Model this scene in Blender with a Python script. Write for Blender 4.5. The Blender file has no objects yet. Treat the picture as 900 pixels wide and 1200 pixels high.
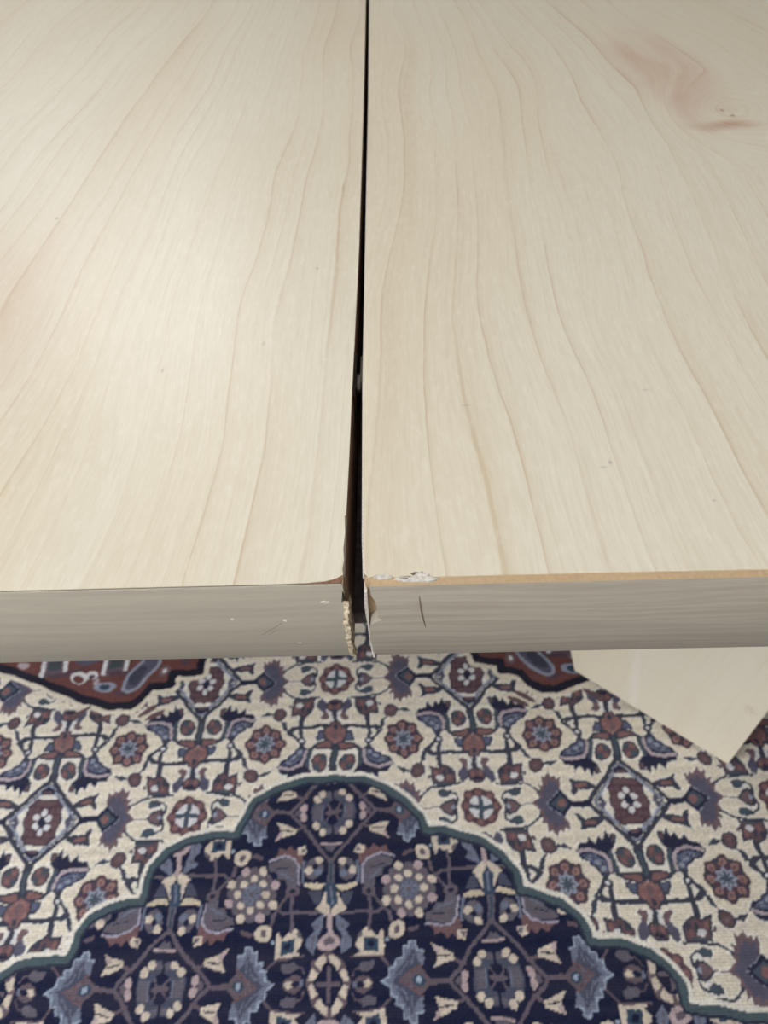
import bpy, bmesh, math, random
import numpy as np
from mathutils import Matrix, Vector

S = bpy.context.scene
COL = S.collection

# ---------------------------------------------------------------- camera
cam_d = bpy.data.cameras.new('camera')
cam = bpy.data.objects.new('camera', cam_d); COL.objects.link(cam)
CAM_RIGHT = Vector((0.99887019, -0.01971634, -0.04323888))
CAM_UP = Vector((0.04336416, 0.75035311, 0.65961334))
CAM_FWD = Vector((-0.01943926, 0.66074312, -0.75036034))
cam.matrix_world = Matrix(((CAM_RIGHT.x, CAM_UP.x, -CAM_FWD.x, 0.0), (CAM_RIGHT.y, CAM_UP.y, -CAM_FWD.y, 0.0),
                           (CAM_RIGHT.z, CAM_UP.z, -CAM_FWD.z, 0.94), (0, 0, 0, 1)))
cam_d.sensor_fit = 'HORIZONTAL'; cam_d.sensor_width = 36.0; cam_d.lens = 36.0*870/900
cam_d.clip_start = 0.01; cam_d.clip_end = 60
cam_d.dof.use_dof = True; cam_d.dof.focus_distance = 0.27; cam_d.dof.aperture_fstop = 26
S.camera = cam

# ---------------------------------------------------------------- daylight and exposure
world = bpy.data.worlds.new('overcast_sky'); S.world = world; world.use_nodes = True
bg = world.node_tree.nodes['Background']
bg.inputs[0].default_value = (0.80, 0.90, 1.0, 1); bg.inputs[1].default_value = 1.0
def window_light(name, loc, size, direction, watts, colour):
    d = bpy.data.lights.new(name, 'AREA'); d.shape = 'RECTANGLE'; d.size, d.size_y = size
    d.energy = watts; d.color = colour
    o = bpy.data.objects.new(name, d); COL.objects.link(o); o.location = loc
    o.rotation_euler = Vector(direction).to_track_quat('-Z', 'Y').to_euler()
    return o
ROOM_X0, ROOM_X1, ROOM_Y0, ROOM_Y1, ROOM_H = -2.1, 2.4, -1.75, 1.75, 2.55
WIN = dict(x0=-1.00, x1=-0.30, z0=1.40, z1=2.34)         # window in the far wall
ROOF = dict(x0=-2.00, x1=-0.75, y0=-1.35, y1=-0.45)       # unseen roof window added for steep light from above and behind the viewer
DOOR = dict(y0=-1.30, y1=0.60, z0=0.06, z1=2.10)         # glazed garden door in the left wall
window_light('daylight_far_window', ((WIN['x0']+WIN['x1'])/2, ROOM_Y1+.22, (WIN['z0']+WIN['z1'])/2), (WIN['x1']-WIN['x0']+.1, WIN['z1']-WIN['z0']+.1), (0, -1, 0), 8, (0.93, 0.97, 1.0))
window_light('daylight_garden_door', (ROOM_X0-.22, (DOOR['y0']+DOOR['y1'])/2, (DOOR['z0']+DOOR['z1'])/2), (DOOR['y1']-DOOR['y0']+.1, DOOR['z1']-DOOR['z0']+.1), (1, 0, 0), 22, (0.98, 0.99, 1.0))
window_light('added_roof_light', ((ROOF['x0']+ROOF['x1'])/2, (ROOF['y0']+ROOF['y1'])/2, ROOM_H+.17), (ROOF['x1']-ROOF['x0']+.1, ROOF['y1']-ROOF['y0']+.1), (0, 0, -1), 48, (1.0, 0.99, 0.97))  # lamp over the added roof window, supplies the overhead light
S.view_settings.view_transform = 'Standard'; S.view_settings.look = 'None'
S.view_settings.gamma = 1.0; S.view_settings.use_curve_mapping = False
S.view_settings.exposure = 0.88

# ---------------------------------------------------------------- helpers
def lin(c):
    return tuple(((x/255)/12.92 if x <= 10 else ((x/255+.055)/1.055)**2.4) for x in c)

class NT:
    """small wrapper that keeps node code short"""
    def __init__(s, name):
        s.m = bpy.data.materials.new(name); s.m.use_nodes = True
        s.t = s.m.node_tree; s.b = s.t.nodes['Principled BSDF']
    def n(s, typ, **kw):
        o = s.t.nodes.new(typ)
        for k, v in kw.items(): setattr(o, k, v)
        return o
    def put(s, sock, val):
        if hasattr(val, 'is_output') or isinstance(val, bpy.types.NodeSocket): s.t.links.new(val, sock)
        else: sock.default_value = val
    def math(s, op, a, b=0.0, c=0.0, clamp=False):
        o = s.n('ShaderNodeMath', operation=op, use_clamp=clamp)
        s.put(o.inputs[0], a); s.put(o.inputs[1], b); s.put(o.inputs[2], c)
        return o.outputs[0]
    def noise(s, vec, scale, detail=2.0, rough=0.5, dist=0.0):
        o = s.n('ShaderNodeTexNoise'); s.put(o.inputs['Vector'], vec); o.inputs['Scale'].default_value = scale
        o.inputs['Detail'].default_value = detail; o.inputs['Roughness'].default_value = rough; o.inputs['Distortion'].default_value = dist
        return o.outputs['Fac']
    def comb(s, x, y, z=0.0):
        o = s.n('ShaderNodeCombineXYZ'); s.put(o.inputs[0], x); s.put(o.inputs[1], y); s.put(o.inputs[2], z); return o.outputs[0]
    def xyz(s):
        tc = s.n('ShaderNodeTexCoord'); o = s.n('ShaderNodeSeparateXYZ'); s.t.links.new(tc.outputs['Object'], o.inputs[0]); return o.outputs
    def mix(s, fac, a, b, blend='MIX'):
        o = s.n('ShaderNodeMix', data_type='RGBA', blend_type=blend); s.put(o.inputs[0], fac)
        for sock, v in ((o.inputs[6], a), (o.inputs[7], b)):
            if isinstance(v, tuple): sock.default_value = (*v[:3], 1)
            else: s.t.links.new(v, sock)
        return o.outputs[2]
    def ramp(s, fac, stops):
        o = s.n('ShaderNodeValToRGB'); s.put(o.inputs[0], fac); r = o.color_ramp
        while len(r.elements) < len(stops): r.elements.new(.5)
        for e, (p, v) in zip(r.elements, stops): e.position = p; e.color = (v, v, v, 1) if not isinstance(v, tuple) else (*v, 1)
        return o.outputs[0]
    def smooth(s, v, lo, hi):
        o = s.n('ShaderNodeMapRange', interpolation_type='SMOOTHSTEP'); s.put(o.inputs[0], v)
        o.inputs[1].default_value = lo; o.inputs[2].default_value = hi; return o.outputs[0]
    def bump(s, h, strength, dist):
        o = s.n('ShaderNodeBump'); o.inputs['Strength'].default_value = strength; o.inputs['Distance'].default_value = dist
        s.put(o.inputs['Height'], h); s.t.links.new(o.outputs[0], s.b.inputs['Normal'])
    def blob(s, X, Y, cx, cy, rx, ry, soft=0.0):
        """1 inside an ellipse on the board, fading to 0 at its rim"""
        dx = s.math('DIVIDE', s.math('SUBTRACT', X, cx), rx); dy = s.math('DIVIDE', s.math('SUBTRACT', Y, cy), ry)
        d = s.math('SQRT', s.math('ADD', s.math('MULTIPLY', dx, dx), s.math('MULTIPLY', dy, dy)))
        return s.smooth(d, 1.0, soft)
    def fin(s, colour, rough=.5, spec=.5):
        if isinstance(colour, tuple): s.b.inputs['Base Color'].default_value = (*colour[:3], 1)
        else: s.t.links.new(colour, s.b.inputs['Base Color'])
        s.put(s.b.inputs['Roughness'], rough); s.b.inputs['Specular IOR Level'].default_value = spec
        return s.m

def maple(name, side, seed, upright=False, amt=1.0):
    """pale maple veneer: fibre, growth lines along y; the right-hand board carries the reddish knot"""
    t = NT(name); X, Y, Z = t.xyz()
    if upright: Y = Z
    fan = t.math('MULTIPLY_ADD', Y, 0.30, 1.0)
    xf = t.math('MULTIPLY', X, fan)
    w1 = t.noise(t.comb(t.math('MULTIPLY_ADD', X, 5.0, seed), t.math('MULTIPLY', Y, 2.2)), 1.0, 2.0)
    w2 = t.noise(t.comb(t.math('MULTIPLY_ADD', X, 30.0, seed), t.math('MULTIPLY', Y, 9.0)), 1.0, 3.0)
    xw = t.math('ADD', xf, t.math('MULTIPLY_ADD', w1, 0.075, t.math('MULTIPLY', w2, 0.007)))
    stain = None
    if side > 0:                                        # growth lines swing round the knot
        k1 = t.blob(X, Y, .235, .385, .19, .34)
        xw = t.math('ADD', xw, t.math('MULTIPLY', k1, -0.045))
        k2 = t.blob(X, Y, .226, .370, .055, .085)
        xw = t.math('ADD', xw, t.math('MULTIPLY', k2, 0.06))
    irr = t.noise(t.comb(t.math('MULTIPLY_ADD', xw, 34.0, seed*3), 0.0), 1.0, 1.0)
    ph = t.math('MULTIPLY_ADD', xw, 62.0, t.math('MULTIPLY', irr, 2.6))
    fr = t.math('FRACT', ph)
    line = t.ramp(fr, [(0.0, 0.0), (0.025, .9), (0.05, 1.0), (0.085, .38), (.25, .13), (.6, 0.0)])
    strength = t.ramp(t.noise(t.comb(t.math('MULTIPLY', X, 45.0), t.math('MULTIPLY', Y, 5.0), seed), 1.0, 2.0), [(.32, .15), (.62, 1.0)])
    cell = t.n('ShaderNodeTexWhiteNoise', noise_dimensions='1D'); t.put(cell.inputs['W'], t.math('FLOOR', ph))
    strength = t.math('MULTIPLY', strength, t.math('MULTIPLY_ADD', cell.outputs['Value'], .8, .3))
    line = t.math('MULTIPLY', line, strength)
    fr2 = t.math('FRACT', t.math('MULTIPLY_ADD', xw, 173.0, t.math('MULTIPLY', irr, 5.0)))
    fine = t.math('MULTIPLY', t.ramp(fr2, [(0.0, 0.0), (.05, 1.0), (.22, .3), (.6, 0.0)]), t.ramp(t.noise(t.comb(t.math('MULTIPLY', X, 60.0), t.math('MULTIPLY', Y, 7.0), seed+2), 1.0, 2.0), [(.42, 0.0), (.65, 1.0)]))
    fibre = t.noise(t.comb(t.math('MULTIPLY', xw, 900.0), t.math('MULTIPLY', Y, 45.0), seed), 1.0, 3.0, .65)
    flake = t.noise(t.comb(t.math('MULTIPLY', xw, 420.0), t.math('MULTIPLY', Y, 130.0), seed+4), 1.0, 3.0, .7)
    broad = t.noise(t.comb(t.math('MULTIPLY', xw, 13.0), t.math('MULTIPLY', Y, 2.0), seed+9), 1.0, 2.0)
    c = t.mix(t.smooth(broad, .34, .68), (.718, .672, .556), (.695, .622, .488))
    c = t.mix(t.math('MULTIPLY', line, .74*amt), c, (.51, .375, .225))
    c = t.mix(t.math('MULTIPLY', fine, .20*amt), c, (.52, .39, .26))
    c = t.mix(t.ramp(fibre, [(.3, .24*amt), (.62, 0.0)]), c, (.53, .43, .31))
    c = t.mix(t.ramp(flake, [(.5, 0.0), (.74, .26)]), c, (.84, .79, .70))
    if side > 0:
        red = t.blob(X, Y, .209, .449, .050, .15)
        red = t.math('MULTIPLY', red, t.smooth(t.noise(t.comb(t.math('MULTIPLY', xw, 30.0), t.math('MULTIPLY', Y, 9.0)), 1.0, 3.0), .25, .75))
        c = t.mix(t.math('MULTIPLY', red, .95), c, (.55, .34, .26))
        core = t.math('MULTIPLY', t.blob(X, t.math('MULTIPLY_ADD', w2, .02, Y), .226, .360, .032, .012), t.smooth(fibre, .2, .6)); c = t.mix(t.math('MULTIPLY', core, .85), c, (.46, .26, .17))
        rim = t.math('MULTIPLY', t.blob(X, Y, .222, .41, .042, .085, .86), t.math('SUBTRACT', 1.0, t.blob(X, Y, .222, .41, .042, .085, .93)))
        c = t.mix(t.math('MULTIPLY', rim, .0), c, (.42, .25, .18))
        for cx, cy, rx, ry in ((.2300, .3720, .0022, .0036), (.2340, .3630, .0024, .0030)): c = t.mix(t.blob(X, Y, cx, cy, rx, ry), c, (.36, .23, .16))
        for cx, cy, rx, ry, k in ((.0945, .053, .0012, .0018, .6), (.0915, .0505, .0022, .0010, .35), (.043, .088, .0030, .0008, .4), (.127, .0325, .0010, .0010, .5), (.117, .094, .0030, .0012, .25)):
            c = t.mix(t.math('MULTIPLY', t.blob(X, Y, cx, cy, rx, ry), k), c, (.30, .27, .27))
    elif side < 0:
        pink = t.math('MULTIPLY', t.blob(X, Y, -.175, .17, .06, .17), .25); c = t.mix(pink, c, (.62, .42, .31))
        for cx, cy, rx, ry, k in ((-.178, .262, .0016, .0026, .7), (-.0245, .1975, .0010, .0016, .7), (-.088, .118, .0012, .0030, .45), (-.0145, .285, .0008, .010, .6), (-.0450, .135, .0012, .0025, .4)):
            c = t.mix(t.math('MULTIPLY', t.blob(X, Y, cx, cy, rx, ry), k), c, (.33, .24, .15))
    else:                                               # faint smudge and a paler flame on the upright leg
        sm = t.math('MULTIPLY', t.blob(X, Y, .014, .139, .012, .014), t.smooth(flake, .35, .7)); c = t.mix(t.math('MULTIPLY', sm, .6), c, (.42, .31, .20))
        st = t.blob(t.math('MULTIPLY_ADD', Y, -.17, X), Y, .129, .06, .010, .12); c = t.mix(t.math('MULTIPLY', st, .45), c, (.80, .77, .72))
    t.bump(t.math('ADD', fibre, t.math('MULTIPLY', flake, .5)), .10, .0002)
    return t.fin(c, t.math('MULTIPLY_ADD', flake, .10, .30), .45)

def along_x_wood(name, base, dark, seed, rough=.5, amt=.6):
    """edge banding: streaks that run the length of the edge"""
    t = NT(name); X, Y, Z = t.xyz()
    w = t.noise(t.comb(t.math('MULTIPLY', X, 9.0), seed, t.math('MULTIPLY', Z, 40.0)), 1.0, 2.0)
    zz = t.math('MULTIPLY_ADD', w, .010, Z)
    st = t.noise(t.comb(t.math('MULTIPLY', X, 10.0), seed, t.math('MULTIPLY', zz, 420.0)), 1.0, 3.0, .6)
    fr = t.math('FRACT', t.math('MULTIPLY', zz, 105.0))
    ln = t.math('MULTIPLY', t.ramp(fr, [(0, 0), (.06, 1.0), (.2, .2), (.5, 0)]), t.ramp(t.noise(t.comb(t.math('MULTIPLY', X, 6.0), seed, t.math('MULTIPLY', Z, 60.0)), 1.0, 1.0), [(.4, 0), (.65, .8)]))
    fine = t.noise(t.comb(t.math('MULTIPLY', X, 120.0), seed, t.math('MULTIPLY', Z, 1400.0)), 1.0, 2.0)
    c = t.mix(t.math('MULTIPLY', t.smooth(st, .35, .7), amt), base, dark); c = t.mix(t.math('MULTIPLY', ln, .55), c, dark)
    c = t.mix(t.ramp(fine, [(.45, 0), (.8, .3)]), c, dark)
    t.bump(st, .05, .0004)
    return t.fin(c, rough, .4)

def plain(name, colour, rough=.6, spec=.4, var=.0, scale=200.0, metal=0.0):
    t = NT(name); t.b.inputs['Metallic'].default_value = metal
    if var:
        X, Y, Z = t.xyz(); nz = t.noise(t.comb(X, Y, Z), scale, 4.0, .6)
        d = tuple(x*(1-var) for x in colour); l = tuple(min(1, x*(1+var)) for x in colour)
        return t.fin(t.mix(t.smooth(nz, .25, .75), d, l), rough, spec)
    return t.fin(colour, rough, spec)

def mesh_obj(name, verts, faces, mat, parent=None, smooth=False):
    me = bpy.data.meshes.new(name); me.from_pydata([tuple(v) for v in verts], [], faces); me.update()
    for m in (mat if isinstance(mat, list) else [mat]): me.materials.append(m)
    if smooth: me.polygons.foreach_set('use_smooth', [True]*len(me.polygons))
    o = bpy.data.objects.new(name, me); COL.objects.link(o)
    if parent: o.parent = parent
    return o

def box_data(x0, x1, y0, y1, z0, z1):
    v = [(x0, y0, z0), (x1, y0, z0), (x1, y1, z0), (x0, y1, z0), (x0, y0, z1), (x1, y0, z1), (x1, y1, z1), (x0, y1, z1)]
    return v, [(3, 2, 1, 0), (4, 5, 6, 7), (0, 1, 5, 4), (1, 2, 6, 5), (2, 3, 7, 6), (3, 0, 4, 7)]

def boxes(name, lst, mat, parent=None, bevel=0.0):
    V, F = [], []
    for b in lst:
        v, f = box_data(*b); k = len(V); V += v; F += [tuple(i+k for i in q) for q in f]
    o = mesh_obj(name, V, F, mat, parent)
    if bevel:
        m = o.modifiers.new('bevel', 'BEVEL'); m.width = bevel; m.segments = 2; m.limit_method = 'ANGLE'
    return o

def prism(name, pts, axis, lo, hi, mat, parent=None, jitter=None):
    """outline pts extruded along 'y' (pts are x,z) or 'z' (pts are x,y)"""
    n = len(pts); mk = (lambda p, h: (p[0], h, p[1])) if axis == 'y' else (lambda p, h: (p[0], p[1], h))
    V = [mk(p, lo) for p in pts]+[mk(p, hi) for p in pts]
    area = sum(pts[i][0]*pts[(i+1) % n][1]-pts[(i+1) % n][0]*pts[i][1] for i in range(n))
    ccw = (area > 0) != (axis == 'y')
    F = [tuple(range(n))[::-1], tuple(range(n, 2*n))]+[(i, (i+1) % n, (i+1) % n+n, i+n) for i in range(n)]
    if not ccw: F = [tuple(reversed(f)) for f in F]
    o = mesh_obj(name, V, F, mat, parent)
    bm = bmesh.new(); bm.from_mesh(o.data); bmesh.ops.triangulate(bm, faces=[f for f in bm.faces if len(f.verts) > 4])
    bmesh.ops.recalc_face_normals(bm, faces=bm.faces); bm.to_mesh(o.data); bm.free()
    return o

def empty(name, loc=(0, 0, 0), rz=0.0):
    o = bpy.data.objects.new(name, None); COL.objects.link(o); o.location = loc; o.rotation_euler = (0, 0, rz); o.empty_display_size = .1
    return o
def tag(o, label=None, cat=None, group=None, kind=None):
    for k, v in (('label', label), ('category', cat), ('group', group), ('kind', kind)):
        if v: o[k] = v
    return o

# ---------------------------------------------------------------- the room
M_WALL = plain('cream_wall_paint', (.66, .65, .62), .85, .3, .04, 6.0)
M_FARWALL = plain('taupe_wall_paint', (.26, .23, .20), .8, .3, .04, 6.0)
M_SIDEWALL = plain('grey_wall_paint', (.30, .29, .28), .8, .3, .04, 6.0)
M_CEIL = plain('white_ceiling_paint', (.82, .81, .78), .9, .2, .02, 6.0)
M_FLOOR = along_x_wood('oak_floor', (.34, .23, .14), (.24, .15, .09), 2.0, .45)
M_TRIM = plain('white_gloss_paint', (.78, .77, .74), .35, .5, .02, 20.0)
def glass_mat():
    t = NT('window_glass'); t.t.nodes.remove(t.b)
    tr = t.n('ShaderNodeBsdfTransparent'); gl = t.n('ShaderNodeBsdfGlossy'); gl.inputs['Roughness'].default_value = .02
    mx = t.n('ShaderNodeMixShader'); mx.inputs[0].default_value = .06
    t.t.links.new(tr.outputs[0], mx.inputs[1]); t.t.links.new(gl.outputs[0], mx.inputs[2])
    t.t.links.new(mx.outputs[0], t.t.nodes['Material Output'].inputs[0]); return t.m
M_GLASS = glass_mat()
FZ = -0.011                                              # floor under the rug
X0, X1, Y0, Y1, H = ROOM_X0, ROOM_X1, ROOM_Y0, ROOM_Y1, ROOM_H
def structure(o, label=None): o['kind'] = 'structure'; return o
structure(boxes('floor', [(X0-.15, X1+.15, Y0-.15, Y1+.15, FZ-.1, FZ)], M_FLOOR))
Q = ROOF
structure(boxes('ceiling', [(X0-.15, Q['x0'], Y0-.15, Y1+.15, H, H+.1), (Q['x1'], X1+.15, Y0-.15, Y1+.15, H, H+.1), (Q['x0'], Q['x1'], Y0-.15, Q['y0'], H, H+.1), (Q['x0'], Q['x1'], Q['y1'], Y1+.15, H, H+.1)], M_CEIL))
W = WIN; D = DOOR
structure(boxes('wall_far', [(X0-.15, W['x0'], Y1, Y1+.15, FZ, H), (W['x1'], X1+.15, Y1, Y1+.15, FZ, H), (W['x0'], W['x1'], Y1, Y1+.15, FZ, W['z0']), (W['x0'], W['x1'], Y1, Y1+.15, W['z1'], H)], M_FARWALL))
structure(boxes('wall_left', [(X0-.15, X0, Y0, D['y0'], FZ, H), (X0-.15, X0, D['y1'], Y1, FZ, H), (X0-.15, X0, D['y0'], D['y1'], D['z1'], H), (X0-.15, X0, D['y0'], D['y1'], FZ, D['z0'])], M_WALL))
structure(boxes('wall_right', [(X1, X1+.15, Y0, Y1, FZ, H)], M_SIDEWALL))
structure(boxes('wall_near', [(X0-.15, X1+.15, Y0-.15, Y0, FZ, H)], M_WALL))
win = structure(empty('window_1', ((W['x0']+W['x1'])/2, Y1, W['z0'])))
hw = (W['x1']-W['x0'])/2; hz = W['z1']-W['z0']
boxes('window_frame', [(-hw, -hw+.06, .04, .10, 0, hz), (hw-.06, hw, .04, .10, 0, hz), (-hw, hw, .04, .10, 0, .06), (-hw, hw, .04, .10, hz-.06, hz), (-.03, .03, .04, .10, 0, hz)], M_TRIM, win)
boxes('window_sill', [(-hw-.04, hw+.04, -.09, .03, -.03, -.001)], M_TRIM, win)
boxes('pane', [(-hw+.06, -.03, .068, .072, .06, hz-.06)], M_GLASS, win); boxes('pane', [(.03, hw-.06, .068, .072, .06, hz-.06)], M_GLASS, win)
wn = structure(empty('added_roof_window', ((Q['x0']+Q['x1'])/2, (Q['y0']+Q['y1'])/2, H)))  # added roof window, an opening for the overhead light
hw = (Q['x1']-Q['x0'])/2; hd = (Q['y1']-Q['y0'])/2
boxes('window_frame', [(-hw, -hw+.05, -hd, hd, .03, .09), (hw-.05, hw, -hd, hd, .03, .09), (-hw, hw, -hd, -hd+.05, .03, .09), (-hw, hw, hd-.05, hd, .03, .09)], M_TRIM, wn)
boxes('pane', [(-hw+.05, hw-.05, -hd+.05, hd-.05, .058, .062)], M_GLASS, wn)
dr = structure(empty('door_1', (X0, (D['y0']+D['y1'])/2, D['z0'])))
hw = (D['y1']-D['y0'])/2; hz = D['z1']-D['z0']
boxes('door_frame', [(-.10, -.04, -hw, -hw+.07, 0, hz), (-.10, -.04, hw-.07, hw, 0, hz), (-.10, -.04, -hw, hw, 0, .10), (-.10, -.04, -hw, hw, hz-.07, hz), (-.10, -.04, -.05, .05, 0, hz)], M_TRIM, dr)
boxes('pane', [(-.072, -.068, -hw+.07, -.05, .10, hz-.07)], M_GLASS, dr); boxes('pane', [(-.072, -.068, .05, hw-.07, .10, hz-.07)], M_GLASS, dr)
for nm, b in (('baseboard_far', (X0, X1, Y1-.015, Y1, FZ, .09)), ('baseboard_right', (X1-.015, X1, Y0, Y1-.016, FZ, .09)), ('baseboard_near', (X0, X1-.016, Y0, Y0+.015, FZ, .09))):
    structure(boxes(nm, [b], M_TRIM))

# ---------------------------------------------------------------- the table: two leaves that meet at a tapering gap
TZ, TB = 0.740, 0.6945                                   # top and underside of the leaves
TROT = math.radians(-1.2)
table = tag(empty('extension_table', (-0.0156, 0.1450, 0.0), TROT), 'pale maple veneer extension table with an open seam and a chipped front edge', 'table')
M_VL = maple('maple_veneer_plain', -1, 3.7)
M_VR = maple('maple_veneer_knotty', 1, 11.3)
M_CORE = plain('tan_board_core', (.46, .33, .20), .75, .3, .08, 700.0)
M_LIP = plain('brown_edge_lipping', (.34, .235, .165), .55, .4, .2, 300.0)
M_BL = along_x_wood('edge_band_maple_a', (.38, .35, .29), (.31, .28, .23), 1.0)
M_BR = along_x_wood('edge_band_maple_b', (.40, .365, .305), (.27, .24, .195), 7.0)
M_SPL = plain('pale_torn_wood', (.46, .385, .28), .8, .2, .75, 650.0)
M_FLK = plain('grey_lifted_veneer', (.62, .58, .53), .6, .4, .25, 900.0)
M_DARK = plain('dark_grime', (.06, .045, .035), .7, .3)
M_SCR = plain('scratch_brown', (.15, .12, .09), .7, .3)
M_GAPDARK = plain('dark_gap_fill', (.20, .16, .165), .7, .3, .3, 300.0)  # dark colour standing in for shade inside the seam gap
M_MET = plain('burnished_steel', (.25, .22, .20), .35, .5, .1, 200.0, 1.0)

rnd = random.Random(5)
SEAM = ((0, -.0034, .0030), (.02, -.0035, .0022), (.104, -.0037, .0007), (.208, -.0034, -.0001), (.42, -.0050, -.0016), (.656, -.0076, -.0042), (.90, -.0105, -.0072))
def seam_at(y, k):
    for a, b in zip(SEAM[:-1], SEAM[1:]):
        if y <= b[0]: f = (y-a[0])/(b[0]-a[0]); return a[k]*(1-f)+b[k]*f
    return SEAM[-1][k]
def seam_left(y): return seam_at(y, 1)
def seam_right(y): return seam_at(y, 2)
def leaf_outline(side, y_front, inset=0.0, jag=0.0):
    ys = [y_front, .004, .012, .03, .06, .09, .12, .17, .22, .3, .4, .5, .6, .7, .8, .9]
    ys = [y for y in ys if y >= y_front]
    r = random.Random(17+side)
    if side < 0:
        p = [(seam_left(y)-inset-(jag*r.random() if y < .05 else 0), y) for y in ys]
        return p+[(-.74, .9), (-.74, y_front)]
    p = [(seam_right(y)+inset+(jag*r.random() if y < .05 else 0), y) for y in ys]
    return p+[(.76, .9), (.76, y_front)]

for side, vmat, bmat, lab in ((-1, M_VL, M_BL, 'plain straight-grained leaf left of the seam'), (1, M_VR, M_BR, 'leaf right of the seam with a reddish knot')):
    core = prism('tabletop', leaf_outline(side, .0009, .0005), 'z', TB, TZ-.0007, M_CORE, table); core['label'] = lab
    # brown lipping glued on the seam side
    o = leaf_outline(side, .0035, 0.0); face = [p for p in o if abs(p[0]) < .1]
    back = [(p[0]+side*.0012, p[1]) for p in face]
    prism('edge_lipping', face+back[::-1], 'z', TB+.0003, TZ-.0006, M_LIP, core)
    # top veneer, set back from the worn front edge
    vy = .0007 if side < 0 else .0022
    out = leaf_outline(side, vy, .0001, .0005)
    if side < 0:
        cut = [(-.74, vy), (-.030, vy), (-.0165, vy+.0002), (-.0095, vy+.0007), (-.0060, vy+.0018)]
        out = [p for p in out if p[1] > .003]+cut
        out = [p for p in out if p != (-.74, .9)]; out.insert([i for i, p in enumerate(out) if p == (-.74, vy)][0], (-.74, .9))
    else:
        out = [p for p in out if p[1] > .0035]
        k = [i for i, p in enumerate(out) if p == (.76, .9)][0]
        front = [(.76, vy-.0012), (.40, vy-.0009), (.15, vy-.0004), (.10, vy), (.045, vy+.0001), (.0265, vy-.0001), (.0240, vy+.0006), (.0205, vy+.0007), (.0185, vy+.0001), (.0135, vy), (.0118, vy+.0009), (.0075, vy+.0011), (.0048, vy+.0003)]
        out = out[:k+1]+front
    prism('veneer', out, 'z', TZ-.0006, TZ, vmat, core)
    # front edge band with its torn end at the seam
    zt = TZ-.0006 if side < 0 else TZ-.0017
    if side < 0:
        end = [(-.0040, zt), (-.0036, .7352), (-.0043, .7318), (-.0038, .728), (-.0046, .7240), (-.0040, .7195), (-.0047, .7150), (-.0042, .7105), (-.0049, .7060), (-.0044, .7010), (-.0049, TB-.0004)]
        band = [(-.7405, TB-.0004), (-.7405, zt)]+end
    else:
        end = [(.0042, TB-.0004), (.0038, .7000), (.0042, .706), (.0036, .7120), (.0040, .7180), (.0046, .7215), (.0064, .7232), (.0088, .7240), (.0074, .7252), (.0070, .7290), (.0066, .7330), (.0052, .7352), (.0050, zt)]
        band = end+[(.7605, zt), (.7605, TB-.0004)]
    edge = sorted([(z, x) for x, z in end], key=lambda q: q[0]); far_x = -.7405 if side < 0 else .7605
    zs = sorted(set([q[0] for q in edge]+list(np.linspace(TB-.0004, zt, 25))))
    V = []; zc, hh = (TB+TZ)/2, (TZ-TB)/2
    for z in zs:
        x = float(np.interp(z, [q[0] for q in edge], [q[1] for q in edge])); y = .0045*min(1, abs((z-zc)/hh))**2-.0045
        V.append((far_x, y, z)); V.append((x, y, z))
    n = len(zs); rim = [(v[0], v[1], v[2]) for v in V[1::2]]; k0 = len(V)
    for v in rim: V += [v, (v[0]+side*.0001, .0009, v[2])]
    k1 = len(V)
    for k in (0, 2*n-2): V += [V[k], V[k+1], (V[k+1][0], .0009, V[k+1][2]), (V[k][0], .0009, V[k][2])]
    F = [(2*i, 2*i+1, 2*i+3, 2*i+2) for i in range(n-1)]+[(k0+2*i, k0+2*i+1, k0+2*i+3, k0+2*i+2) for i in range(n-1)]+[(k1, k1+1, k1+2, k1+3), (k1+4, k1+5, k1+6, k1+7)]
    if side > 0: F = [f[::-1] for f in F]
    b = mesh_obj('edge_band', V, F, bmat, core, True)
    front_y = lambda z: .0045*min(1, abs((z-zc)/hh))**2-.0045
    def ribbon(name, path, mat):
        V = [];
        for x, z, w in path: V += [(x-w/2, front_y(z)-.00008, z), (x+w/2, front_y(z)-.00008, z)]
        return mesh_obj(name, V, [(2*i, 2*i+1, 2*i+3, 2*i+2) for i in range(len(path)-1)], mat, core)
    # rounded shoulder between band and veneer
    if side < 0:
        V = []; n = 40
        for i in range(n+1):
            x = -.74+(.74-.0045)*i/n; V += [(x, .0000, zt), (x, .00035, TZ-.0002), (x, .0011, TZ-.0005)]
        F = [(3*i+a, 3*i+3+a, 3*i+4+a, 3*i+1+a) for i in range(n) for a in (0, 1)]
        sh = mesh_obj('worn_shoulder', V, F, [M_BL, M_SCR], core); sh.data.polygons.foreach_set('material_index', [k % 2 for k in range(len(F))])
    else:
        V = []; n = 120
        for i in range(n+1):
            x = .0052+(.76-.0052)*i/n; j = .00025*math.sin(i*1.7)*math.sin(i*.61)
            V += [(x, .0000, zt), (x, .0005, TZ-.0011+j), (x, .0013, TZ-.00045), (x, .0032, TZ-.0004)]
        F = [(4*i+a, 4*i+4+a, 4*i+5+a, 4*i+1+a) for i in range(n) for a in (0, 1, 2)]
        mesh_obj('worn_shoulder', V, F, M_CORE, core, True)
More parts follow.
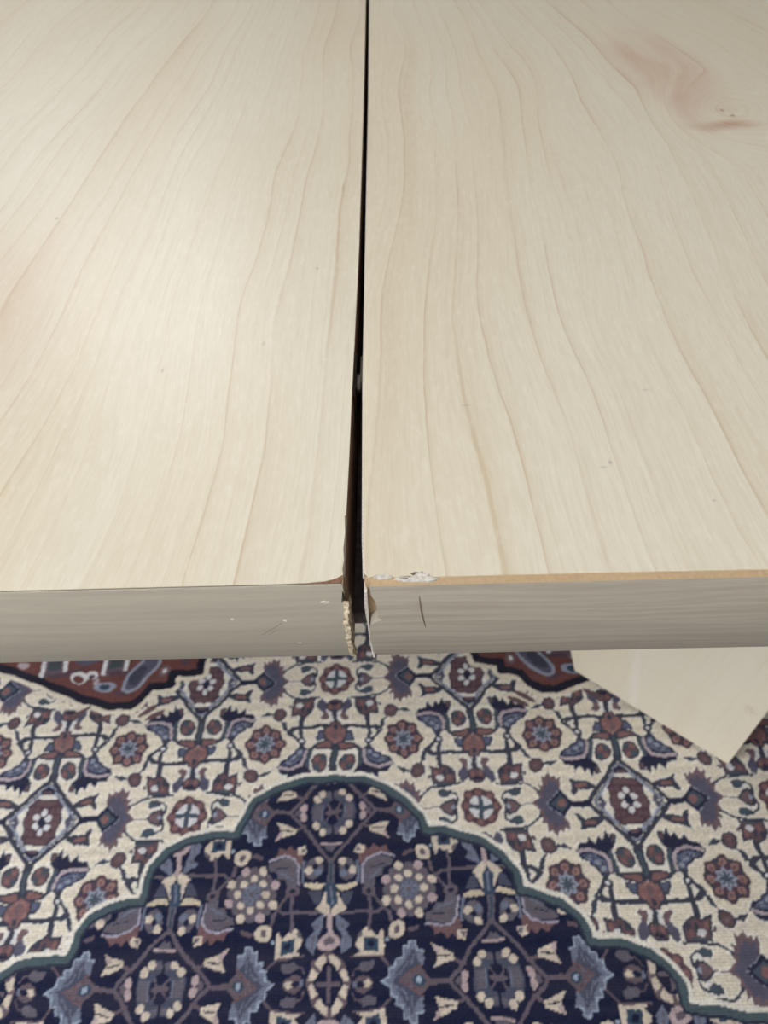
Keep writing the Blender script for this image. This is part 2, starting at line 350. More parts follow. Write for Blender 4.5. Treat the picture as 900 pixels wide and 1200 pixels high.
    if side < 0:
        # torn fibres hanging on the corner
        V, F = [], []; r = random.Random(2); n = 26
        for i in range(n+1):
            z = .7335-(.7335-TB+.0006)*i/n; x = -.0040+.00025*math.sin(i*.8)+.0004*r.random()-.0003*i/n; w = .0012+.0006*r.random()
            fy = front_y(z); V += [(x-w*.5, fy-.0002-.0003*r.random(), z), (x+w*.7, fy-.0004-.0006*r.random(), z+.0004*r.random()), (x+w, .0012, z)]
        F = [(3*i+a, 3*i+1+a, 3*i+4+a, 3*i+3+a) for i in range(n) for a in (0, 1)]
        mesh_obj('splinter', V, F, M_SPL, core)
        prism('dark_crack', [(-.0042, .7375), (-.0036, .7340), (-.0040, .7290), (-.0046, .7290), (-.0047, .734)], 'y', front_y(.733)-.00012, .0004, M_DARK, core)
        prism('torn_veneer', [(-.0170, .00075), (-.0100, .0006), (-.0045, .0009), (-.0042, .0030), (-.0075, .0020), (-.0120, .0012)], 'z', TZ-.0009, TZ-.0003, plain('reddish_torn_wood', (.25, .13, .085), .8, .2, .3, 900.0), core)
        for cx, cz, w, h in ((-.0105, .7330, .0016, .0007), (-.0250, .7250, .0008, .0008), (-.0220, .7105, .0010, .0004), (-.0430, .7262, .0006, .0006)):
            prism('dent', [(cx-w, cz), (cx-w*.3, cz+h), (cx+w, cz+h*.6), (cx+w*.5, cz-h)], 'y', front_y(cz)-.00012, .0004, M_FLK, core)
        ribbon('scratch', [(-.0262-.0078*k/6, .7238-.0067*k/6, .0003) for k in range(7)], M_SCR)
        ribbon('scratch', [(-.0287-.0033*k/5, .7198-.0030*k/5, .00025) for k in range(6)], M_SCR)
    else:
        ribbon('scratch', [(.0214+.0020*(k/8)**1.3, .7345-.0150*k/8, .00015+.0005*math.sin(math.pi*(k+.6)/9.2)) for k in range(9)], M_SCR)
        for pts, h in (([(.0062, .0026), (.0085, .0035), (.0110, .0034), (.0128, .0022), (.0108, .0016), (.0080, .0016)], .0004),
                       ([(.0130, .0016), (.0150, .0024), (.0185, .0026), (.0255, .0022), (.0280, .0012), (.0250, .0004), (.0190, .0006), (.0160, .0008)], .0003),
                       ([(.0200, .0030), (.0215, .0040), (.0232, .0036), (.0252, .0030), (.0240, .0022), (.0212, .0022)], .0006)):
            prism('veneer_flake', pts, 'z', TZ-.0009, TZ-.0003+h, M_FLK, core)
        prism('dark_crack', [(.0186, .0034), (.0200, .0042), (.0216, .0040), (.0228, .0044), (.0222, .0037), (.0205, .0035), (.0196, .0028)], 'z', TZ-.0004, TZ+.00012, M_SCR, core)
        prism('dark_crack', [(.0140, .0015), (.0175, .0018), (.0180, .0013)], 'z', TZ-.0009, TZ+.0001, M_DARK, core)

for k, core in enumerate([o for o in table.children if o.name.startswith('tabletop')]):
    if 'right' in core['label']:      # pale bare veneer edge along the gap and down the front
        yy = [.003, .02, .06, .104, .208, .42, .656, .88]
        prism('veneer_edge', [(seam_right(y)-.0002, y) for y in yy]+[(seam_right(y)+.0004, y) for y in yy[::-1]], 'z', TZ-.0014, TZ-.00005, M_FLK, core)
        prism('veneer_edge', [(.0030, .7365), (.0026, .7270), (.0029, .7180), (.0031, .7060), (.0037, TB-.0003), (.0045, TB-.0003), (.0041, .7060), (.0037, .7180), (.0038, .7270), (.0040, .7365)], 'y', -.0012, .0030, M_FLK, core)
    else:
        yy = [.003, .006, .010, .015, .022, .030]
        prism('dark_crack', [(seam_left(y)-.0004-.0004*(i % 2), y) for i, y in enumerate(yy)]+[(seam_left(y)+.0001, y) for y in yy[::-1]], 'z', TZ-.0008, TZ+.00006, M_SCR, core)

# added light stop and dark strip that shade the gap; alignment dowel inside it
boxes('gap_light_stop', [(-.055, .045, .0600, .86, TB-.06, TB-.0004)], M_GAPDARK, table)  # added below the seam to block light coming up through it
ty = [.0135, .02, .06, .104, .208, .42, .656, .88]
prism('gap_dark_strip', [(seam_left(y)+.0001, y) for y in ty]+[(seam_right(y)-.0001, y) for y in ty[::-1]], 'z', TB+.0006, TB+.008, M_GAPDARK, table)  # dark strip across the gap in place of its shade
def cyl(name, x0, x1, y, z, r, mat, parent, n=16):
    V = [(x, y+r*math.cos(2*math.pi*i/n), z+r*math.sin(2*math.pi*i/n)) for x in (x0, x1) for i in range(n)]
    F = [(i, (i+1) % n, n+(i+1) % n, n+i) for i in range(n)]+[tuple(range(n))[::-1], tuple(range(n, 2*n))]
    return mesh_obj(name, V, F, mat, parent, False)
cyl('alignment_dowel', -.0040, .0010, .117, .7285, .0055, M_MET, table)
boxes('dowel_bush', [(-.0008, .0004, .108, .126, .722, .7378)], M_DARK, table)
boxes('dowel_bush', [(-.0036, -.0027, .100, .130, .722, .7368)], M_DARK, table)

# slab leg: stands upright on the rug, far edge flares outwards
def w2t(p):
    q = Vector(p)-Vector(table.location); c, s = math.cos(-TROT), math.sin(-TROT)
    return (q.x*c-q.y*s, q.x*s+q.y*c, q.z)
M_LEG = maple('maple_leg_veneer', 0, 23.0, True, .35)
def slab_leg(A, B, flare, parent, low=.007, thick=.028):
    A, B = Vector((*A, 0)), Vector((*B, 0)); d = (B-A); L = d.length; d.normalize(); nrm = Vector((-d.y, d.x, 0))
    if nrm.y < 0: nrm = -nrm
    P = [(0, low), (L, low), (L+flare, TB-.0004), (0, TB-.0004)]
    V = []
    for k in (0, thick):
        for a, z in P: q = A+d*a+nrm*k; V.append((a, k, z))
    F = [(0, 1, 2, 3), (7, 6, 5, 4), (0, 4, 5, 1), (1, 5, 6, 2), (2, 6, 7, 3), (3, 7, 4, 0)]
    o = mesh_obj('leg', V, F, M_LEG, parent)
    bm = bmesh.new(); bm.from_mesh(o.data); bmesh.ops.recalc_face_normals(bm, faces=bm.faces); bm.to_mesh(o.data); bm.free()
    md = o.modifiers.new('bevel', 'BEVEL'); md.width = .0012; md.segments = 2
    a = Vector(w2t((A.x, A.y, 0))); dd = math.atan2(d.y, d.x)-TROT
    sgn = 1 if (Vector((-d.y, d.x, 0))).dot(nrm) > 0 else -1
    o.location = a; o.rotation_euler = (0, 0, dd); o.scale = (1, sgn, 1)
    for f in (.03, L-.03):
        g = boxes('glide', [(f-.01, f+.01, thick*.5-.006, thick*.5+.006, 0.0004, low+.001)], M_DARK, o)
    return o
lg = slab_leg((.4019, .3717), (.2350, .5120), .214, table); lg['label'] = 'upright maple slab leg with a flaring edge'
slab_leg((-.66, .70), (-.50, .92), .06, table)

# ---------------------------------------------------------------- rug design: outlines in lattice coordinates, one quarter repeat
CREAM=[('halo','e',0,[.102,.361,.0805,.0858]),('slate','e',0,[.099,.35,.0595,.0659]),('brown','e',0,[.099,.35,.0442,.0531]),('salmon','e',0,[.076,.32,.0193,.0185]),('teal','e',0,[.116,.321,.0212,.0203]),('teal','e',0,[.072,.379,.0211,.0182]),('salmon','e',0,[.115,.377,.021,.0182]),('slate','l',.0511,[[.006,.297],[-.0,.384],[.004,.457]]),('teal','l',.0208,[[.002,.329],[-.001,.393],[.003,.447]]),('slate','l',.0297,[[.001,.295],[.269,.009]]),('lblue','l',.0241,[[.001,.254],[.225,.012]]),('white','l',.0109,[[-.007,.233],[.204,.012]]),('dbrown','p',0,[[-.044,.162],[.074,.154],[.12,.103],[.117,.053],[.131,.027],[.141,-.008],[.001,-.013]]),('brown','p',0,[[-.041,.15],[.066,.144],[.073,.113],[-.031,.11]]),('brown','p',0,[[.103,.096],[.077,.095],[.084,.061],[.107,.057]]),('brown','p',0,[[.115,.042],[.058,.047],[.065,-.011],[.128,-.009]]),('brown','p',0,[[.068,.101],[.037,.1],[.045,.064],[.076,.065]]),('white','e',0,[-.001,.067,.0214,.0251]),('white','e',0,[.041,.029,.0248,.0231]),('navy','e',0,[.005,.008,.023,.0247]),('navy','p',0,[[-.002,.25],[.05,.216],[.05,.188],[.002,.187]]),('brown','p',0,[[.0,.216],[.031,.206],[.029,.195],[-.0,.194]]),('purple','p',0,[[.225,.005],[.18,.051],[.16,-.001]]),('white','e',0,[.153,.001,.0088,.0123]),('slate','p',0,[[.191,.124],[.256,.154],[.317,.161],[.368,.18],[.352,.13],[.374,.067],[.351,.063],[.315,.097],[.258,.09],[.198,.094]]),('salmon','p',0,[[.246,.134],[.319,.137],[.331,.12],[.315,.11],[.254,.108]]),('navy','l',.0298,[[.266,.007],[.384,.006]]),('mauve','p',0,[[.647,.0],[.593,.043],[.615,.08],[.584,.099],[.599,.136],[.562,.127],[.564,.194],[.535,.178],[.508,.218],[.49,.176],[.464,.19],[.456,.162],[.426,.185],[.431,.128],[.452,.071],[.531,-.004]]),('purple','p',0,[[.615,.001],[.569,.048],[.58,.08],[.553,.092],[.555,.134],[.53,.124],[.512,.165],[.489,.141],[.452,.153],[.455,.074],[.529,-.002]]),('lblue','l',.0172,[[.459,.074],[.535,.001]]),('navy','p',0,[[.543,.004],[.44,.09],[.364,.005],[.449,-.01]]),('teal','p',0,[[.511,.003],[.444,.058],[.391,.004],[.449,-.01]]),('salmon','e',0,[.438,.0,.0266,.0282]),('mauve','l',.0128,[[.627,-.003],[.732,-.002]]),('slate','p',0,[[.717,-.004],[.759,.04],[.813,.062],[.84,.044],[.835,-.002]]),('mauve','p',0,[[.732,-.003],[.768,.029],[.809,.042],[.817,-.003]]),('lblue','e',0,[.814,.003,.0143,.0142]),('teal','p',0,[[.807,.105],[.759,.125],[.713,.111],[.724,.069],[.767,.065],[.801,.088]]),('slate','l',.0152,[[.798,.108],[.84,.082],[.845,.045],[.833,.008]]),('white','l',.0108,[[.81,.087],[.786,.062]]),('slate','l',.0162,[[.596,.084],[.671,.138],[.877,.155]]),('slate','p',0,[[.853,.156],[.85,.238],[.822,.277],[.772,.307],[.734,.281],[.671,.298],[.689,.15]]),('brown','p',0,[[.841,.165],[.837,.224],[.8,.274],[.765,.29],[.738,.264],[.686,.278],[.699,.16]]),('slate','e',0,[.816,.246,.0221,.0226]),('salmon','e',0,[.802,.199,.0165,.0186]),('salmon','e',0,[.709,.242,.0147,.0188]),('white','e',0,[.742,.206,.0274,.0224]),('slate','e',0,[.768,.235,.0129,.0282]),('teal','l',.0131,[[.804,.169],[.704,.165]]),('slate','l',.02,[[.763,.302],[.745,.438]]),('salmon','p',0,[[.669,.232],[.65,.221],[.662,.198],[.68,.204]]),('navy','p',0,[[.14,.266],[.142,.226],[.159,.197],[.182,.223],[.205,.174],[.223,.24],[.253,.207],[.273,.259],[.318,.215],[.329,.26],[.387,.268],[.412,.325],[.392,.366],[.339,.385],[.329,.405],[.29,.424],[.261,.477],[.222,.456],[.187,.446],[.157,.44],[.176,.31]]),('blue','p',0,[[.235,.365],[.308,.326],[.384,.34],[.367,.36],[.326,.377],[.318,.395],[.282,.411],[.258,.459],[.229,.444],[.222,.406]]),('lblue','e',0,[.282,.38,.0231,.0165]),('lblue','e',0,[.334,.355,.0232,.0125]),('lblue','e',0,[.25,.418,.0153,.0184]),('slate','l',.0092,[[.241,.397],[.294,.362],[.363,.35]]),('pinkw','l',.0232,[[.405,.318],[.313,.303],[.236,.326],[.211,.37],[.206,.431]]),('teal','l',.0303,[[.188,.321],[.173,.445]]),('slate','p',0,[[.137,.202],[.184,.204],[.171,.263],[.139,.258]]),('brown','p',0,[[.148,.213],[.173,.214],[.165,.25],[.148,.248]]),('slate','l',.0206,[[.233,.456],[.315,.572],[.29,.605],[.015,.621]]),('slate','l',.0206,[[.245,.479],[.236,.696]]),('slate','l',.0248,[[.242,.529],[.25,.607],[.254,.708]]),('slate','l',.0226,[[.274,.519],[.34,.58],[.303,.614],[.063,.623]]),('slate','l',.0274,[[.249,.448],[.244,.493]]),('slate','e',0,[.247,.507,.034,.0281]),('white','e',0,[.247,.507,.0151,.0123]),('slate','p',0,[[.121,.615],[.079,.595],[.054,.625]]),('slate','p',0,[[.187,.454],[.033,.434],[-.003,.474],[.027,.518],[.135,.493]]),('salmon','p',0,[[.145,.464],[.041,.45],[.026,.484],[.05,.496],[.121,.481]]),('slate','p',0,[[.141,.502],[.058,.51],[.07,.578],[.114,.583],[.14,.536]]),('blue','p',0,[[.128,.511],[.073,.518],[.079,.56],[.105,.568],[.124,.534]]),('slate','p',0,[[.076,.516],[.007,.474],[-.042,.472],[-.018,.654],[.034,.656],[.052,.617],[.091,.616],[.088,.56]]),('salmon','p',0,[[.06,.518],[-.001,.481],[-.036,.481],[-.014,.645],[.024,.646],[.039,.604],[.076,.603],[.074,.556]]),('mauve','e',0,[-.011,.541,.0262,.0573]),('pinkw','e',0,[-.01,.492,.0132,.0194]),('dgreen','p',0,[[-.002,.438],[-.052,.413],[-.042,.471],[-.005,.465]]),('lobe','l',.0101,[[.045,.535],[.004,.501]]),('lobe','l',.0101,[[.059,.569],[.048,.6]]),('slate','e',0,[.004,.614,.013,.0221]),('mauve','p',0,[[.113,.677],[.083,.661],[.05,.669],[.042,.698],[.059,.739],[.091,.738],[.085,.705]]),('purple','p',0,[[.09,.725],[.055,.731],[.062,.796],[.095,.84],[.125,.82],[.129,.771]]),('white','l',.0177,[[.017,.663],[.038,.731]]),('slate','l',.0199,[[.003,.653],[.012,.74]]),('slate','e',0,[.013,.781,.0506,.0503]),('brown','e',0,[.012,.78,.038,.0389]),('salmon','e',0,[.03,.768,.0145,.0212]),('navy','p',0,[[.037,.813],[.008,.777],[-.003,.814]]),('slate','e',0,[.586,.27,.0525,.053]),('brown','e',0,[.586,.27,.0408,.0424]),('mauve','e',0,[.587,.264,.0156,.017]),('teal','p',0,[[.442,.294],[.482,.257],[.544,.266],[.493,.294]]),('slate','l',.0117,[[.445,.294],[.551,.269]]),('teal','p',0,[[.615,.323],[.649,.335],[.67,.406],[.634,.4]]),('slate','l',.0116,[[.603,.307],[.67,.424],[.73,.488]]),]
NAVY=[('dnavy','e',0,[.107,.362,.0826,.092]),('graym','e',0,[.107,.362,.057,.0663]),('ncream','e',0,[.077,.312,.0248,.0233]),('ncream','e',0,[.139,.372,.0245,.0239]),('bluegray','e',0,[.08,.384,.0255,.0238]),('dnavy','e',0,[.104,.353,.0177,.0203]),('graym','l',.0393,[[-.001,.308],[.003,.445]]),('dteal','l',.0125,[[-.0,.326],[.003,.436]]),('nmauve','l',.0223,[[.009,.306],[.288,-.001]]),('nmauve','p',0,[[.197,.051],[.249,.012],[.249,-.003],[.218,-.004]]),('graymd','p',0,[[.01,.145],[.056,.145],[.098,.119],[.141,.064],[.148,-.001],[.006,-.006]]),('graym','p',0,[[.068,-.004],[.08,.052],[.131,.049],[.138,-.002]]),('graym','p',0,[[.009,.099],[.05,.101],[.051,.137],[.01,.136]]),('bluegray','l',.0084,[[.074,-.004],[.074,.047]]),('dnavy','p',0,[[.009,.082],[.036,.067],[.056,.044],[.065,-.004],[.006,-.006]]),('nmauve','e',0,[.007,-.003,.0496,.0203]),('nmauve','l',.0112,[[.007,-.003],[.044,.056]]),('ncream','e',0,[.071,.128,.0244,.0245]),('ncream','e',0,[.112,.09,.0255,.0258]),('graym','p',0,[[-.046,.188],[.059,.192],[.014,.254]]),('pink','l',.0136,[[-.039,.2],[.062,.203]]),('pink','e',0,[.197,.029,.0226,.0282]),('mbrown','l',.0183,[[.258,.115],[.193,.089]]),('ncream','p',0,[[.248,.11],[.299,.092],[.379,.069],[.358,.111],[.351,.128],[.382,.193],[.329,.166],[.256,.142]]),('dnavy','l',.0091,[[.273,.125],[.344,.121]]),('pink','p',0,[[.329,.144],[.351,.13],[.378,.19],[.348,.174]]),('nmauve','l',.026,[[.282,-.002],[.393,.002]]),('bluegray','p',0,[[.7,-.006],[.636,.034],[.633,.082],[.602,.081],[.599,.127],[.561,.123],[.559,.185],[.53,.179],[.515,.213],[.477,.207],[.47,.163],[.434,.158],[.443,.079],[.557,-.01]]),('lblue2','l',.0105,[[.693,-.006],[.631,.026],[.626,.076],[.597,.075],[.594,.119],[.556,.116],[.554,.179],[.526,.173],[.512,.207],[.481,.203],[.474,.159],[.438,.153]]),('graymd','p',0,[[.637,-.008],[.604,.023],[.577,.065],[.544,.102],[.532,.135],[.52,.118],[.509,.16],[.494,.158],[.478,.108],[.454,.081],[.561,-.01]]),('bluegray','l',.008,[[.619,.004],[.568,.049]]),('bluegray','l',.0081,[[.564,.034],[.526,.095]]),('bluegray','l',.0073,[[.508,.079],[.497,.134]]),('rust','l',.0121,[[.573,-.003],[.447,.079]]),('mbrown','p',0,[[.552,-.002],[.449,.069],[.378,-.004],[.45,-.008]]),('dteal','e',0,[.459,-.004,.0374,.0336]),('lblue2','e',0,[.458,-.0,.0161,.0183]),('mbrown','l',.024,[[.396,-.003],[.307,-.008]]),('mbrown','l',.0089,[[.745,-.005],[.673,-.006]]),('mbrown','p',0,[[.852,-.002],[.841,.035],[.794,.049],[.747,.028],[.733,-.005]]),('ncream','p',0,[[.789,-.005],[.798,.015],[.76,.019],[.742,-.006]]),('dnavy','e',0,[.812,.0,.0269,.0153]),('bluegray','e',0,[.848,.001,.0126,.0169]),('graym','p',0,[[.816,.078],[.794,.115],[.713,.113],[.719,.077],[.756,.06],[.794,.065]]),('mbrown','l',.0081,[[.859,.041],[.841,.08],[.803,.087]]),('mbrown','l',.0131,[[.679,.137],[.623,.08]]),('mbrown','l',.0099,[[.856,.142],[.67,.137]]),('ncream','p',0,[[.841,.147],[.803,.17],[.835,.2],[.834,.236],[.798,.246],[.789,.289],[.756,.294],[.71,.247],[.67,.295],[.669,.142]]),('dteal','p',0,[[.789,.171],[.789,.243],[.703,.237],[.702,.16]]),('graym','p',0,[[.835,.232],[.803,.244],[.793,.285],[.821,.265]]),('dnavy','e',0,[.747,.205,.0222,.0195]),('lblue2','e',0,[.653,.229,.0129,.0115]),('nmauve','l',.0151,[[.756,.288],[.757,.372]]),('rust','p',0,[[.41,.301],[.323,.281],[.247,.296],[.206,.341],[.184,.323],[.189,.273],[.223,.229],[.246,.254],[.27,.22],[.306,.25],[.352,.233],[.361,.263]]),('graym','p',0,[[.412,.32],[.395,.357],[.345,.371],[.334,.413],[.286,.42],[.278,.477],[.204,.457],[.203,.358],[.244,.308],[.322,.296]]),('mbrown','l',.0101,[[.385,.325],[.263,.334],[.239,.393]]),('dnavy','l',.0068,[[.356,.35],[.271,.356]]),('bluegray','l',.0102,[[.325,.379],[.237,.428]]),('lpink','l',.0134,[[.407,.298],[.315,.284],[.245,.303],[.203,.349],[.201,.454]]),('bluegray','l',.0188,[[.173,.443],[.178,.323]]),('ncream','p',0,[[.221,.273],[.155,.266],[.169,.214],[.216,.223]]),('graym','p',0,[[.199,.257],[.162,.26],[.175,.224]]),('nmauve','l',.0173,[[.245,.524],[.244,.721]]),('nmauve','l',.0181,[[.279,.518],[.329,.586],[.294,.612],[.055,.621]]),('nmauve','e',0,[.246,.494,.0443,.0319]),('dnavy','e',0,[.246,.494,.0193,.0133]),('ntan','p',0,[[.033,.46],[.159,.446],[.174,.461],[.12,.486],[.06,.492]]),('graymd','p',0,[[.059,.505],[.149,.494],[.111,.568],[.078,.584]]),('ncream','p',0,[[.035,.486],[.075,.58],[.097,.593],[.055,.626],[.029,.644],[.005,.645],[.003,.599],[.031,.565]]),('dteal','p',0,[[-.036,.449],[.034,.452],[.037,.57],[.005,.605],[-.032,.568]]),('bluegray','l',.0122,[[.0,.476],[.004,.578]]),('bluegray','p',0,[[.033,.628],[.067,.646],[.127,.682],[.096,.716],[.134,.757],[.14,.801],[.087,.853],[.066,.798],[.076,.749],[.046,.706]]),('graym','p',0,[[.066,.69],[.104,.691],[.085,.716]]),('graym','l',.0101,[[.1,.749],[.096,.815]]),('pink','l',.0205,[[.004,.638],[.008,.755]]),('pink','e',0,[.01,.79,.0556,.044]),('nmauve','e',0,[.009,.786,.0241,.0196]),('ncream','e',0,[.412,.727,.0502,.0481]),('mbrown','e',0,[.412,.725,.0186,.0216]),('mbrown','p',0,[[.461,.726],[.55,.701],[.539,.729],[.492,.744]]),('nmauve','p',0,[[.337,.598],[.369,.611],[.384,.685],[.36,.67]]),('nmauve','l',.0086,[[.321,.568],[.363,.638]]),]
MED=[(-2.079,-0.948),(-1.987,-0.914),(-1.913,-0.871),(-1.799,-0.844),(-1.606,-0.834),(-1.588,-0.797),(-1.57,-0.694),(-1.511,-0.608),(-1.404,-0.554),(-1.305,-0.541),(-1.206,-0.526),(-1.201,-0.443),(-1.169,-0.313),(-1.079,-0.217),(-0.956,-0.167),(-0.846,-0.134),(-0.629,-0.123),(-0.609,-0.059),(-0.531,0.095),(-0.455,0.128),(-0.301,0.191),(-0.144,0.226),(0.016,0.23),(0.195,0.209),(0.343,0.162),(0.506,0.052),(0.598,-0.044),(0.621,-0.136),(0.743,-0.151),(0.872,-0.192),(0.998,-0.236),(1.11,-0.306),(1.177,-0.421),(1.194,-0.533),(1.318,-0.56),(1.445,-0.603),(1.526,-0.68),(1.556,-0.756),(1.576,-0.827),(1.666,-0.837),(1.814,-0.856),(1.926,-0.895),(2.004,-0.967),(2.046,-1.051),(2.055,-1.182),(2.215,-1.194),(2.488,-1.233)]
RUL=[(-2.829,1.256),(-2.677,1.211),(-2.425,1.129),(-2.169,1.019),(-1.918,0.903),(-1.73,0.848),(-1.577,0.846),(-1.501,0.902),(-1.431,0.995),(-1.267,1.005),(-1.28,1.104),(-1.074,1.115),(-1.066,1.215)]
RUR=[(1.064,1.196),(1.09,1.119),(1.263,1.098),(1.276,1.024),(1.351,1.018),(1.425,1),(1.466,0.914),(1.543,0.856),(1.648,0.847),(1.782,0.881),(1.899,0.936)]
PAL = {
 'white':(214,215,220),'slate':(60,64,80),'brown':(102,80,86),'dbrown':(84,64,76),'salmon':(132,98,99),'teal':(70,84,98),
 'lblue':(146,153,172),'purple':(87,87,108),'navy':(34,38,66),'mauve':(114,95,102),'blue':(90,99,126),'pinkw':(178,166,174),
 'lobe':(150,116,114),'dgreen':(62,74,80),'cream':(224,216,200),
 'dnavy':(15,24,56),'graym':(98,95,108),'graymd':(72,77,98),'ncream':(206,194,180),'bluegray':(110,118,140),'mbrown':(100,88,98),
 'dteal':(50,70,94),'pink':(180,162,166),'ntan':(204,192,170),'rust':(112,86,90),'lblue2':(156,170,190),'lpink':(162,158,176),'nmauve':(100,92,104),
 'green':(72,90,98),'dgreen2':(36,48,68),'rustbg':(106,66,64),'rline':(20,22,42),'halo':(230,226,218)}
KEYS = list(PAL)
KI = {k: i for i, k in enumerate(KEYS)}

def inside(px, py, poly):
    r = np.zeros(px.shape, bool); n = len(poly)
    for i in range(n):
        x0, y0 = poly[i]; x1, y1 = poly[(i+1) % n]
        if y0 == y1: continue
        c = ((y0 > py) != (y1 > py)) & (px < (x1-x0)*(py-y0)/(y1-y0)+x0)
        r ^= c
    return r

def dist_line(px, py, pts):
    d = np.full(px.shape, 9.0)
    for (x0, y0), (x1, y1) in zip(pts[:-1], pts[1:]):
        dx, dy = x1-x0, y1-y0; L2 = dx*dx+dy*dy+1e-12
        t = np.clip(((px-x0)*dx+(py-y0)*dy)/L2, 0, 1)
        d = np.minimum(d, np.hypot(px-x0-t*dx, py-y0-t*dy))
    return d

def paint_cell(shapes, ground, N):
    g = (np.arange(N)+.5)/N
    U, V = np.meshgrid(g, g)
    idx = np.full((N, N), KI[ground], np.int16)
    for col, kind, w, pts in shapes:
        for flip in (0, 1):
            P, Q = (1-U, 1-V) if flip else (U, V)
            if kind == 'p':   m = inside(P, Q, pts)
            elif kind == 'l': m = dist_line(P, Q, pts) < w/2
            else:             m = ((P-pts[0])/pts[2])**2+((Q-pts[1])/pts[3])**2 < 1
            idx[m] = KI[col]
    if ground == 'cream':                               # dark yarn outlines every motif, a pale line sets it off
        mot = idx != KI[ground]
        def grow(a, n):
            for _ in range(n):
                b = a.copy(); b[1:] |= a[:-1]; b[:-1] |= a[1:]; b[:, 1:] |= a[:, :-1]; b[:, :-1] |= a[:, 1:]; a = b
            return a
        pale = np.isin(idx, [KI[k] for k in ('white', 'halo')])
        rim = mot & grow(~mot, 2) & ~pale; halo = (~mot) & grow(mot, 3)
        soft = np.isin(idx, [KI[k] for k in ('mauve', 'purple')])
        idx[rim & ~soft] = KI['slate']; idx[halo] = KI['halo']
    def ell(cx, cy, rx, ry, c): idx[((U-cx)/rx)**2+((V-cy)/ry)**2 < 1] = KI[c]
    navy = ground == 'dnavy'
    # big rosette in the middle of the cell
    dx, dy = U-.5, V-.5; r = np.hypot(dx, dy); th = np.arctan2(dy, dx)
    if not navy:
        idx[r < .138+.010*np.cos(8*th)] = KI['dbrown']
        for k in range(8):
            a = k*math.pi/4; ell(.5+.1*math.cos(a), .5+.1*math.sin(a), .030, .030, 'slate'); ell(.5+.1*math.cos(a), .5+.1*math.sin(a), .025, .025, 'lobe'); ell(.5+.096*math.cos(a), .5+.096*math.sin(a), .010, .010, 'brown')
            a += math.pi/8; ell(.5+.118*math.cos(a), .5+.118*math.sin(a), .014, .014, 'slate')
        idx[r < .062+.012*np.cos(8*th)] = KI['lblue']; idx[r < .034+.016*np.cos(8*th)] = KI['teal']
    else:
        idx[r < .15+.012*np.cos(8*th)] = KI['graym']; idx[(r < .135) & (r > .12)] = KI['mbrown']
        for k in range(8):
            a = k*math.pi/4+math.pi/8; ell(.5+.157*math.cos(a), .5+.150*math.sin(a), .028, .028, 'ncream' if k % 2 else 'pink')
            a = k*math.pi/4; ell(.5+.092*math.cos(a), .5+.092*math.sin(a), .025, .023, 'ncream')
        idx[r < .056+.010*np.cos(8*th)] = KI['bluegray']; idx[(r < .05) & (np.abs(np.sin(4*th)) < .35)] = KI['graymd']
        idx[r < .016] = KI['nmauve']
    # small rosettes on the other two corners of the cell
    for cx, cy in ((1, 0), (0, 1)):
        dx, dy = U-cx, V-cy; r = np.hypot(dx, dy); th = np.arctan2(dy, dx)
        if not navy:
            idx[r < .130+.008*np.cos(8*th)] = KI['dbrown']; 
            m = (r < .124) & (np.cos(8*th) > -.35); idx[m] = KI['brown']
            for k in range(8):
                a = k*math.pi/4; ell(cx+.100*math.cos(a), cy+.102*math.sin(a), .019, .019, 'salmon')
            idx[r < .080] = KI['white']; idx[(r < .08) & ((np.abs(dx) < .016) | (np.abs(dy) < .016))] = KI['teal']; idx[r < .022] = KI['teal']
        else:
            rr = np.hypot(dx/.125, dy/.160)
            idx[rr < 1+.05*np.cos(8*th)] = KI['mbrown']
            idx[(rr < .93) & (np.cos(8*th+math.pi) > -.72)] = KI['ncream']
            idx[rr < .63+.05*np.cos(4*th)] = KI['dnavy']
            idx[(rr < .55) & ((np.abs(dx) < .010) | (np.abs(dy) < .010))] = KI['nmauve']
    return idx

